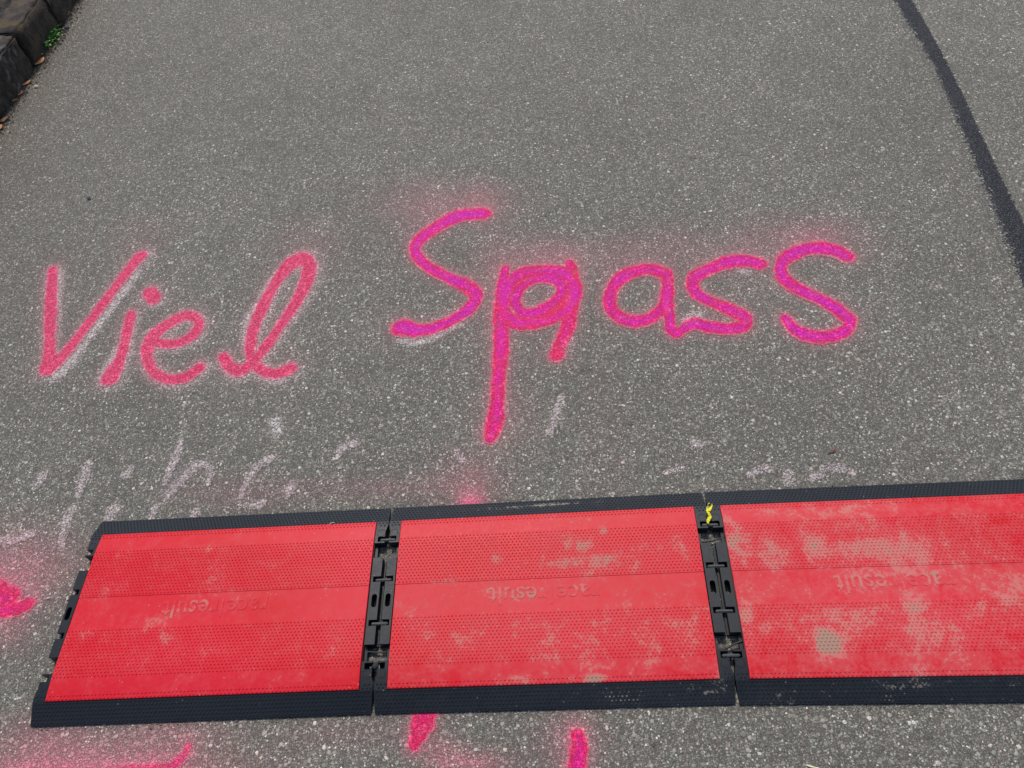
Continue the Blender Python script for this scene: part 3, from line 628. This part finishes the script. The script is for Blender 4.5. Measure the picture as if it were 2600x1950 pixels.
DIRT = [  # dust patches: photo px x, y, radii, strength
 [(560, 1440, 28, 45, .55), (600, 1512, 70, 12, .55), (520, 1395, 40, 10, .6), (500, 1440, 30, 25, .3), (660, 1640, 60, 20, .3), (430, 1640, 60, 40, .3), (330, 1600, 60, 40, .25), (230, 1500, 50, 20, .45), (400, 1580, 40, 15, .45), (225, 1610, 20, 8, .5), (780, 1385, 60, 14, .3), (830, 1480, 60, 30, .3), (740, 1720, 60, 20, .2), (850, 1650, 40, 40, .25), (700, 1440, 60, 30, .25)],
 [(1470, 1385, 40, 30, .85), (1440, 1428, 75, 24, .8), (1545, 1425, 75, 30, .85), (1260, 1415, 16, 16, .9), (1535, 1352, 16, 12, .95), (1610, 1440, 30, 20, .7), (1735, 1400, 34, 24, .55), (1650, 1580, 170, 60, .5), (1500, 1620, 320, 80, .38), (1340, 1505, 110, 25, .5), (1130, 1480, 60, 8, .6), (1470, 1320, 130, 12, .5), (1200, 1620, 140, 60, .35), (1090, 1540, 60, 20, .4), (1600, 1535, 120, 8, .5), (1400, 1670, 120, 12, .5), (1300, 1725, 60, 14, .6), (1510, 1722, 40, 14, 1.0), (1640, 1665, 120, 60, .4),
  (1390, 1272, 60, 9, 1.0), (1300, 1285, 30, 6, .9), (1460, 1760, 40, 24, .9), (1590, 1765, 100, 30, .95), (1700, 1760, 70, 24, .75), (1820, 1770, 50, 22, .7), (1840, 1735, 14, 30, .9), (1250, 1790, 70, 14, .5), (970, 1300, 20, 14, .5)],
 [(1960, 1400, 44, 40, .72), (2062, 1385, 36, 55, .72), (1870, 1375, 40, 50, .85), (2250, 1400, 160, 60, .7), (2100, 1632, 46, 36, 1.25), (1893, 1570, 20, 50, .7), (2370, 1610, 80, 70, .7), (2120, 1560, 60, 24, .6), (1945, 1600, 20, 16, .9), (2450, 1440, 80, 60, .45), (2160, 1440, 100, 20, .5), (2200, 1570, 160, 40, .45), (2420, 1560, 160, 40, .45), (2350, 1700, 120, 25, .45), (2050, 1300, 200, 20, .5), (2320, 1545, 40, 30, .75), (2310, 1600, 16, 16, .8), (2100, 1500, 200, 30, .35), (2570, 1500, 60, 60, .6),
  (2260, 1768, 36, 18, 1.0), (2350, 1730, 26, 20, .8), (2540, 1770, 50, 20, .6), (2160, 1750, 60, 20, .5), (1910, 1770, 30, 20, .6)]]
def make_mat(k, label):
    W, inv = mapper(MODS[k]); org = np.array([*W([(PL/2, DL/2, 0)])[0][:2], 0.0])
    blobs = []
    for (x, y, rx, ry, a) in DIRT[k]:
        u, v = inv(x, y); u1, v1 = inv(x+rx, y); u2, v2 = inv(x, y-ry)
        blobs.append((u, v, math.hypot(u1-u, v1-v), math.hypot(u2-u, v2-v), a))
    def dirt(V):
        d = np.zeros(len(V))
        for u, v, a, b, s in blobs:
            q = ((V[:, 0]-u)/a)**2+((V[:, 1]-v)/b)**2; d = np.maximum(d, s*1.15*np.exp(-q*.75))
        return d
    root = empty('timing_mat', tuple(org)); tag(root, label, 'floor mat', 'red mat sections joined in a row')
    # black frame: ramps, short sides, body
    ub = [0, .0205, IN, PL/2, PL-IN, PL-.0205, PL]
    vb = sorted(set([0, .015, .030, .0425, .052, .060, .070, .0830, .0957, .0990, .1335, .1730, .1862, .23, .2712, .2842, .3300, DL-.0990, DL-.0957, DL-.0830, DL-.070, DL-.060, DL-.052, DL-.0425, DL-.030, DL-.015, DL]))
    low = lambda v: .0050
    def h(u, v):
        s = min(v, DL-v); side = u < IN or u > PL-IN; outer = u < .0205 or u > PL-.0205
        if not side: return (lambda q: float(prof(q))) if s < .0425 else (lambda q: float(prof(q))-.0055)
        if s < .0830: return lambda q: float(prof(q))
        if s < .0957: return low if outer else (lambda q: float(prof(q)))
        if s < .0990: return lambda q: float(prof(q))
        return None if outer else (lambda q: float(prof(q))-.013)
    fv, ff = cellmesh(ub, vb, h)
    def keep_b(u, v):
        s = min(v, DL-v); e_ = edge_u(v)+.0028
        if u < e_ or u > PL-e_: return False
        if s > .0435: return u < IN-.003 or u > PL-IN+.003
        return s < .0405
    dv, df = sweep_dots(blk_rows(), 0, (.003, DP, 90), keep=keep_b)
    V, Fq, S = join([(fv, ff, False), (dv, df, True)])
    fr_ = link_mesh('frame', W(V), Fq, MAT_BLACK[k], parent=root, origin=org, attrs={'dirt': dirt(V)}, smooth=S)
    # raised round marks in the corners
    for uu, vv in ((.0135, .0735), (.0135, DL-.0735), (PL-.0135, .0735), (PL-.0135, DL-.0735)):
        n = 24; a = np.linspace(0, 2*math.pi, n, endpoint=False); R1, R2 = .0100, .0092; P_ = []
        for r_, dz in ((R1, 0), (R1-.0003, .0006), (R2, .0006), (R2-.0003, 0)):
            x_ = uu+r_*np.cos(a)*.92; y_ = vv+r_*np.sin(a)*.95; P_.append(np.stack([x_, y_, prof(y_)+dz], 1))
        P_ = np.vstack(P_); Fr = np.array([(r_*n+i, r_*n+(i+1) % n, (r_+1)*n+(i+1) % n, (r_+1)*n+i) for r_ in range(3) for i in range(n)])
        link_mesh('round_mark', W(P_), Fr, MAT_BLACK[k], parent=root, origin=org, attrs={'dirt': np.zeros(len(P_))}, smooth=True)
    # red panel with its studs
    rv, rf = sweep_dots(red_rows(), .0021, (IN+.0052, DP, 82), keep=lambda u, v: IN+.004 < u < PL-IN-.004)
    V, Fq, S = join([(PV, PF, False), (rv, rf, True)])
    link_mesh('red_panel', W(V), Fq, MAT_RED[k], parent=root, origin=org, attrs={'dirt': dirt(V)}, smooth=S)
    # moulded lettering
    ld = dirt(LV)+((.45 if k == 0 else .30)*(LV[:, 0] < .345)+(.0 if k == 0 else .45)*((LV[:, 0] > .41)&(LV[:, 0] < .44)))+.12
    link_mesh('lettering', W(LV), LF, MAT_RED[k], parent=root, origin=org, attrs={'dirt': ld})
    # connector blocks on both short sides
    for sgn in (0, 1):
        U = (lambda u: u) if sgn == 0 else (lambda u: PL-u)
        pv0, pf0 = [], []
        # three pieces between the notches, the middle one with the long hole
        segs = [(.1335, .1730, []), (.1862, .2712, [capsule(.0142, .2287, .0115, .0300)]), (.2842, .3290, [])]
        for (a, b, holes) in segs:
            outer = [(.0044, a), (.0258, a), (.0258, b), (.0044, b)]
            v_, f_ = plate([(U(x), y) for x, y in outer], [[(U(x), y) for x, y in hl] for hl in holes], lambda y: float(prof(y))-.0004, .0006)
            o = len(pv0); pv0 += v_; pf0 += [[o+i for i in f] for f in f_]
        for (a, b) in ((.1730, .1862), (.2712, .2842)):   # floor and inner wall of the notch
            for (x0, x1, zt) in ((.0100, .0215, .0065), (.0215, .0258, .0252)):
                v_, f_ = plate([(U(x0), a+.0001), (U(x1), a+.0001), (U(x1), b-.0001), (U(x0), b-.0001)], [], lambda y, z=zt: z, .0006)
                o = len(pv0); pv0 += v_; pf0 += [[o+i for i in f] for f in f_]
        v_, f_ = plate([(U(.0002), .1340), (U(.0044), .1340), (U(.0044), .3285), (U(.0002), .3285)], [], lambda y: .0075, .0006)   # lower tongue, added to hide lit ground so the slot reads dark
        o = len(pv0); pv0 += v_; pf0 += [[o+i for i in f] for f in f_]
        pv0 = np.array(pv0)
        link_mesh('connector_block', W(pv0), pf0, MAT_BLACK[k], parent=root, origin=org, attrs={'dirt': np.full(len(pv0), .12 if k else .02)})
    return W, root
LAB = ['cleanest bright red mat section with black hooks bare at the left end', 'middle red mat section with a grey dust patch right of centre', 'dirtiest red mat section with a tan mud patch, cut by the right edge']
WS = [make_mat(k, LAB[k])[0] for k in range(3)]

# ------------------------------------------------------------------ links, cables, tape at the two joints
def tube(pts, r, n=10, close=True):
    pts = np.asarray(pts, float); V, Fs = [], []
    for i, p in enumerate(pts):
        t = pts[min(i+1, len(pts)-1)]-pts[max(i-1, 0)]; t /= np.linalg.norm(t); a = np.cross(t, [0, 0, 1]); a /= np.linalg.norm(a)+1e-9; b = np.cross(a, t)
        rr = r if np.isscalar(r) else r[i]
        for k in range(n): th = 2*math.pi*k/n; V.append(p+rr*(math.cos(th)*a+math.sin(th)*b))
    for i in range(len(pts)-1):
        for k in range(n): Fs.append([i*n+k, i*n+(k+1) % n, (i+1)*n+(k+1) % n, (i+1)*n+k])
    Fs.append(list(range(n))[::-1]); Fs.append([(len(pts)-1)*n+k for k in range(n)]); return V, Fs
def bevbox(x0, x1, y0, y1, z0, z1, bev):
    bm = bmesh.new(); bmesh.ops.create_cube(bm, size=1)
    for v in bm.verts: v.co = Vector(((x0+x1)/2+v.co.x*(x1-x0), (y0+y1)/2+v.co.y*(y1-y0), (z0+z1)/2+v.co.z*(z1-z0)))
    bmesh.ops.bevel(bm, geom=bm.edges[:], offset=bev, segments=2, affect='EDGES'); bm.verts.index_update()
    V = [tuple(v.co) for v in bm.verts]; Fs = [[v.index for v in f.verts] for f in bm.faces]; bm.free(); return V, Fs
def seamW(j):
    """joint frame: u=0 on the seam line between mat j and j+1"""
    Wl, Wr = WS[j], WS[j+1]
    def f(p):
        p = np.asarray(p, float).reshape(-1, 3); out = []
        for q in p:
            a = Wl([(PL+q[0], q[1], q[2])])[0]; b = Wr([(q[0], q[1], q[2])])[0]; out.append((a+b)/2)
        return np.array(out)
    return f
ORD = ['lowest', 'second lowest', 'second highest', 'topmost']
for j, side in ((0, 'left'), (1, 'right')):
    S_ = seamW(j)
    for q, (a, b) in enumerate(SLOTS):
        c = (a+b)/2; org = S_([(0, c, 0)])[0]; org[2] = 0
        root = empty('link_bar', tuple(org)); knob = (j == 0 and q == 0)
        lb = f'black plastic link bar, {ORD[q]} of the four in the {side} joint between mats' if not knob else 'broken link with a round knob, lowest in the left joint between mats'
        tag(root, lb, 'link', 'links clipping the mats together')
        if knob:
            v, f = tube([(0, c, .004), (0, c+.001, .014), (.0005, c+.002, .0205), (.0005, c+.002, .0225)], [.004, .0055, .0075, .0062], 16); link_mesh('knob', S_(v), f, MAT_LINK, parent=root, origin=org, smooth=True)
            v, f = bevbox(-.013, -.0075, c-.003, c+.003, .0055, .016, .001); link_mesh('stub', S_(v), f, MAT_LINK, parent=root, origin=org)
        else:
            dx = jit(.0012); v, f = bevbox(-.0175+dx, .0175+dx, c-.0030, c+.0030, .0145, .0212, .0016); link_mesh('bar', S_(v), f, MAT_LINK, parent=root, origin=org)
            v, f = bevbox(-.0035+dx, .0035+dx, c-.0026, c+.0026, .0030, .0143, .0006); link_mesh('stem', S_(v), f, MAT_LINK, parent=root, origin=org)
cabs = [(0, [(-.035, .1235, .011), (-.02, .1232, .010), (0, .1215, .009), (.02, .1212, .010), (.035, .1210, .012)], 'thin black cable crossing the left joint between two mats'),
        (1, [(-.035, .3385, .012), (-.02, .3385, .010), (0, .3400, .009), (.015, .3440, .010), (.035, .3480, .013)], 'thin black cable crossing the upper gap of the right joint'),
        (1, [(-.035, .1035, .010), (-.02, .1040, .010), (-.004, .1065, .010), (.01, .1130, .012), (.022, .1170, .014), (.036, .1200, .015)], 'thin black cable rising across the lower gap of the right joint')]
for j, pts, lb in cabs:
    S_ = seamW(j); P_ = S_(cr(pts, 6)); org = P_.mean(0); v, f = tube(P_, .0020, 10)
    tag(link_mesh('cable', v, f, MAT_CABLE, origin=org, smooth=True), lb, 'cable', 'cables between the mats')
# yellow tape: a crumpled, folded strip
def ribbon(pts, widths, twist, th=.0006):
    P_ = cr(np.column_stack([pts, widths, twist]), 5); V, Fs = [], []
    for i, (x, y, z, w_, tw) in enumerate(P_):
        t = P_[min(i+1, len(P_)-1), :3]-P_[max(i-1, 0), :3]; t /= np.linalg.norm(t); a = np.cross(t, [0, 0, 1.]); a /= np.linalg.norm(a); b = np.cross(a, t)
        d = math.cos(tw)*a+math.sin(tw)*b; n = -math.sin(tw)*a+math.cos(tw)*b; c = np.array([x, y, z])
        for k in (-1, -.35, .3, 1): V.append(c+d*w_*k*.5+n*(.0010*math.sin(i*1.9+k*4)))
    m = 4
    for i in range(len(P_)-1):
        for k in range(m-1): Fs.append([i*m+k, i*m+k+1, (i+1)*m+k+1, (i+1)*m+k])
    return np.array(V), Fs
def solid(o, th):
    md = o.modifiers.new('thickness', 'SOLIDIFY'); md.thickness = th; md.offset = 0; return o
def yt(x, y, z): q = gp(1700+x/5.53, 1220+y/5.53, z); return (q[0], q[1], z)
tp = np.array([yt(572, 322, .016), yt(560, 360, .018), yt(545, 400, .021), yt(540, 440, .023), yt(556, 475, .025), yt(566, 505, .025), yt(552, 540, .025), yt(540, 570, .0255), yt(538, 606, .025)])
v, f = ribbon(tp, [.0085, .0095, .009, .0075, .0065, .008, .0075, .007, .004], [.1, .2, -.2, .35, .7, .1, -.3, .3, .5])
root = empty('yellow_tape', tuple(v.mean(0))); tag(root, 'short crumpled yellow plastic tape tied at the right joint between mats', 'tape')
solid(link_mesh('tape_strip', v, f, MAT_YELLOW, parent=root, origin=v.mean(0)), .0006)
v2, f2 = ribbon(np.array([yt(592, 330, .017), yt(585, 362, .020), yt(570, 400, .0235), yt(556, 430, .0250)]), [.003, .0055, .006, .004], [-.7, -.5, -.4, -.2])
solid(link_mesh('loose_end', v2, f2, MAT_YELLOW, parent=root, origin=v.mean(0)), .0006)

# ------------------------------------------------------------------ small loose things
def pebble(name, px, py, r, mat, lb, cat='pebble', group=None, sz=(1, .8, .6), ang=0.0):
    bm = bmesh.new(); bmesh.ops.create_icosphere(bm, subdivisions=2, radius=1.0); s0 = random.random()*9
    for v_ in bm.verts:
        k = 1+.16*math.sin(v_.co.x*3.1+s0)+.12*math.sin(v_.co.y*4.3+s0*2)+jit(.05); x, y = v_.co.x*sz[0]*r*k, v_.co.y*sz[1]*r*k
        v_.co = Vector((x*math.cos(ang)-y*math.sin(ang), x*math.sin(ang)+y*math.cos(ang), v_.co.z*sz[2]*r*k))
    me = bpy.data.meshes.new(name); bm.to_mesh(me); bm.free(); me.materials.append(mat); o = bpy.data.objects.new(name, me); COL.objects.link(o)
    q = gp(px, py); o.location = (q[0], q[1], r*sz[2]*.62); return tag(o, lb, cat, group)
PG = 'loose pebbles on the asphalt'
pebble('pebble', 227, 505, .0085, MAT_DARKPEB, 'small dark grey pebble lying alone above the letter V', group=PG, sz=(.8, 1, .8), ang=.4)
pebble('pebble', 93, 222, .012, MAT_PALE, 'pale beige pebble beside the orange leaves at the kerb', group=PG, sz=(1, .7, .5), ang=-.8)
pebble('pebble', 172, 72, .012, MAT_DARKPEB, 'dark grey pebble right of the green weed at the kerb', group=PG, sz=(1, .7, .6), ang=.3)
pebble('pebble', 1648, 1811, .0046, MAT_PALE, 'tiny pointed white stone just below the middle mat', group=PG, sz=(.7, 1, .5))
pebble('pebble', 1208, 1904, .0042, MAT_PALE, 'tiny rounded white stone left of the upright pink stroke', group=PG, sz=(1, .8, .5))
pebble('pebble', 123, 1519, .0048, MAT_PALE, 'narrow curved white chip right of the pink blot', group=PG, sz=(1.2, .5, .4))
pebble('pebble', 173, 1521, .0048, MAT_PALE, 'cream pebble touching the bare left end of the mats', group=PG, sz=(.6, 1.1, .6))
def leaf(px, py, L, Wd, ang, mat, lb, z=.004, curl=.4):
    V, Fs = [], []; n = 7
    for i in range(n):
        t = i/(n-1); w_ = Wd*math.sin(math.pi*min(.98, .06+t*.92))**.7
        for k in (-1, -.5, 0, .5, 1):
            x = (t-.5)*L; y = k*w_*.5; zz = curl*(abs(k)**1.6)*Wd*.35+.25*L*(t-.5)**2+jit(.0006)
            V.append((x*math.cos(ang)-y*math.sin(ang), x*math.sin(ang)+y*math.cos(ang), zz))
    for i in range(n-1):
        for k in range(4): Fs.append([i*5+k, i*5+k+1, (i+1)*5+k+1, (i+1)*5+k])
    q = gp(px, py); o = link_mesh('fallen_leaf', np.array(V)+np.array([q[0], q[1], z]), Fs, mat, origin=np.array([q[0], q[1], z]), smooth=True)
    solid(o, .0004); return tag(o, lb, 'leaf', 'dry leaves in the gutter by the kerb')
leaf(104, 160, .058, .028, 1.15, MAT_LEAF, 'largest orange dry leaf, at the joint between two kerb stones')
leaf(70, 214, .040, .018, .9, MAT_LEAF, 'narrow orange leaf left of the pale beige pebble')
leaf(54, 240, .034, .017, 1.3, MAT_LEAF2, 'small brown leaf below the narrow orange one')
leaf(172, 40, .046, .018, 1.3, MAT_LEAF, 'orange leaf near the top edge, above the green weed')
leaf(10, 308, .045, .024, .7, MAT_LEAF2, 'dark brown leaf in the gutter near the left picture edge')
leaf(1, 328, .040, .018, 1.4, MAT_LEAF, 'orange leaf half cut off by the left picture edge')
leaf(40, 258, .024, .018, .2, MAT_LEAF2, 'dark crumpled leaf bit below the small brown leaf', .003, .7)
# gutter litter: uncountable crumbs
V_, F_ = [], []
for _ in range(1800):
    y = random.uniform(2.4, 4.5); x = np.interp(y, KERB_PTS[:, 1], KERB_PTS[:, 0])+abs(random.gauss(0, .022))+.001; r = random.uniform(.0012, .0050)
    o_ = len(V_); a0 = random.random()*6
    for k in range(4): V_.append((x+r*math.cos(a0+k*1.571)*random.uniform(.6, 1.5), y+r*math.sin(a0+k*1.571)*random.uniform(.6, 1.5), .0012))
    V_.append((x, y, .0012+r*.9)); F_ += [[o_+k, o_+(k+1) % 4, o_+4] for k in range(4)]
tag(link_mesh('gutter_litter', V_, F_, simple('litter', (.030, .022, .016), (.15, .115, .085), 200, .9)), 'dark crumbs of soil and leaf in the gutter along the kerb', 'litter', kind='stuff')
# weed tuft
q = gp(134, 100); root = empty('weed', (q[0], q[1], 0)); tag(root, 'small green weed tuft growing at the foot of the kerb', 'weed')
V_, F_ = [], []
for _ in range(420):
    a = random.random()*6.28; rad = abs(random.gauss(0, .038)); cx, cy = q[0]-.006+rad*math.cos(a)*.65, q[1]+rad*math.sin(a)*1.5; h = random.uniform(.006, .046)*(1-rad*9 if rad < .08 else .28)+.002
    L = random.uniform(.006, .015); w_ = L*random.uniform(.35, .6); d = random.random()*6.28; tl = random.uniform(-.5, .8); o_ = len(V_)
    dx, dy = math.cos(d), math.sin(d)
    for (s, t) in ((0, 0), (.5, .5), (1, 0), (.5, -.5)): V_.append((cx+dx*s*L-dy*t*w_*2, cy+dy*s*L+dx*t*w_*2, max(.001, h+s*L*tl+(.002 if t else 0))))
    F_ += [[o_, o_+3, o_+2], [o_, o_+2, o_+1]]
link_mesh('leaves', np.array(V_), F_, MAT_WEED, parent=root, origin=np.array([q[0], q[1], 0]))
sv, sf = [], []
for _ in range(14):
    a = random.random()*6.28; v, f = tube([(q[0], q[1], .0), (q[0]+.01*math.cos(a), q[1]+.012*math.sin(a), .012), (q[0]+.022*math.cos(a), q[1]+.03*math.sin(a), .016)], [.0007, .0006, .0004], 5); o_ = len(sv); sv += v; sf += [[o_+i for i in k] for k in f]
link_mesh('stems', np.array(sv), sf, MAT_WEED, parent=root, origin=np.array([q[0], q[1], 0]))
def stick(name, pa, pb, r, mat, lb, cat, bend=.002, z=.002):
    a, b = gp(*pa), gp(*pb); pts = [a+(b-a)*t+np.array([bend*math.sin(t*3.1), -bend*math.sin(t*3.1), z+.0005*math.sin(t*5)]) for t in np.linspace(0, 1, 7)]
    v, f = tube(pts, [r*k for k in (.5, .9, 1, 1, .95, .8, .4)], 6); return tag(link_mesh(name, v, f, mat, origin=np.mean(pts, 0), smooth=True), lb, cat)
stick('straw', (2046, 1943), (2082, 1952), .0022, MAT_STRAW, 'pale straw splinter at the bottom edge, right of centre', 'straw')
stick('twig', (2103, 1152), (2118, 1139), .0018, MAT_TWIG, 'tiny reddish brown twig above the dirtiest mat', 'twig', .003)
# curled grass blade resting on the back edge of the first mat
pts = [gp(x, y, z) for x, y, z in ((836, 1335, .0235), (838, 1330, .0250), (843, 1327, .0255), (849, 1327, .0245))]
v, f = tube(cr(pts, 4), .0007, 5); tag(link_mesh('grass_blade', v, f, MAT_STRAW, origin=pts[0], smooth=True), 'tiny curled dry grass blade on the back edge of the cleanest mat', 'grass blade')

# fine grit that has gathered along the long edges of the mats
V_, F_ = [], []
for k in range(3):
    for _ in range(170):
        u = random.uniform(0, PL); out = abs(random.gauss(0, .007)); v = -out if random.random() < .6 else DL+out; p = WS[k]([(u, v, 0)])[0]
        if p[0] > 1.5: continue
        r = random.uniform(.0007, .0021); a0 = random.random()*6; o_ = len(V_)
        for m_ in range(4): V_.append((p[0]+r*math.cos(a0+m_*1.571)*random.uniform(.7, 1.4), p[1]+r*math.sin(a0+m_*1.571)*random.uniform(.7, 1.4), .0010))
        V_.append((p[0], p[1], .0010+r*1.1)); F_ += [[o_+m_, o_+(m_+1) % 4, o_+4] for m_ in range(4)]
tag(link_mesh('road_grit', V_, F_, simple('grit', (.05, .045, .038), (.34, .31, .26), 300, .9)), 'fine grit gathered along the edges of the mats', 'grit', kind='stuff')
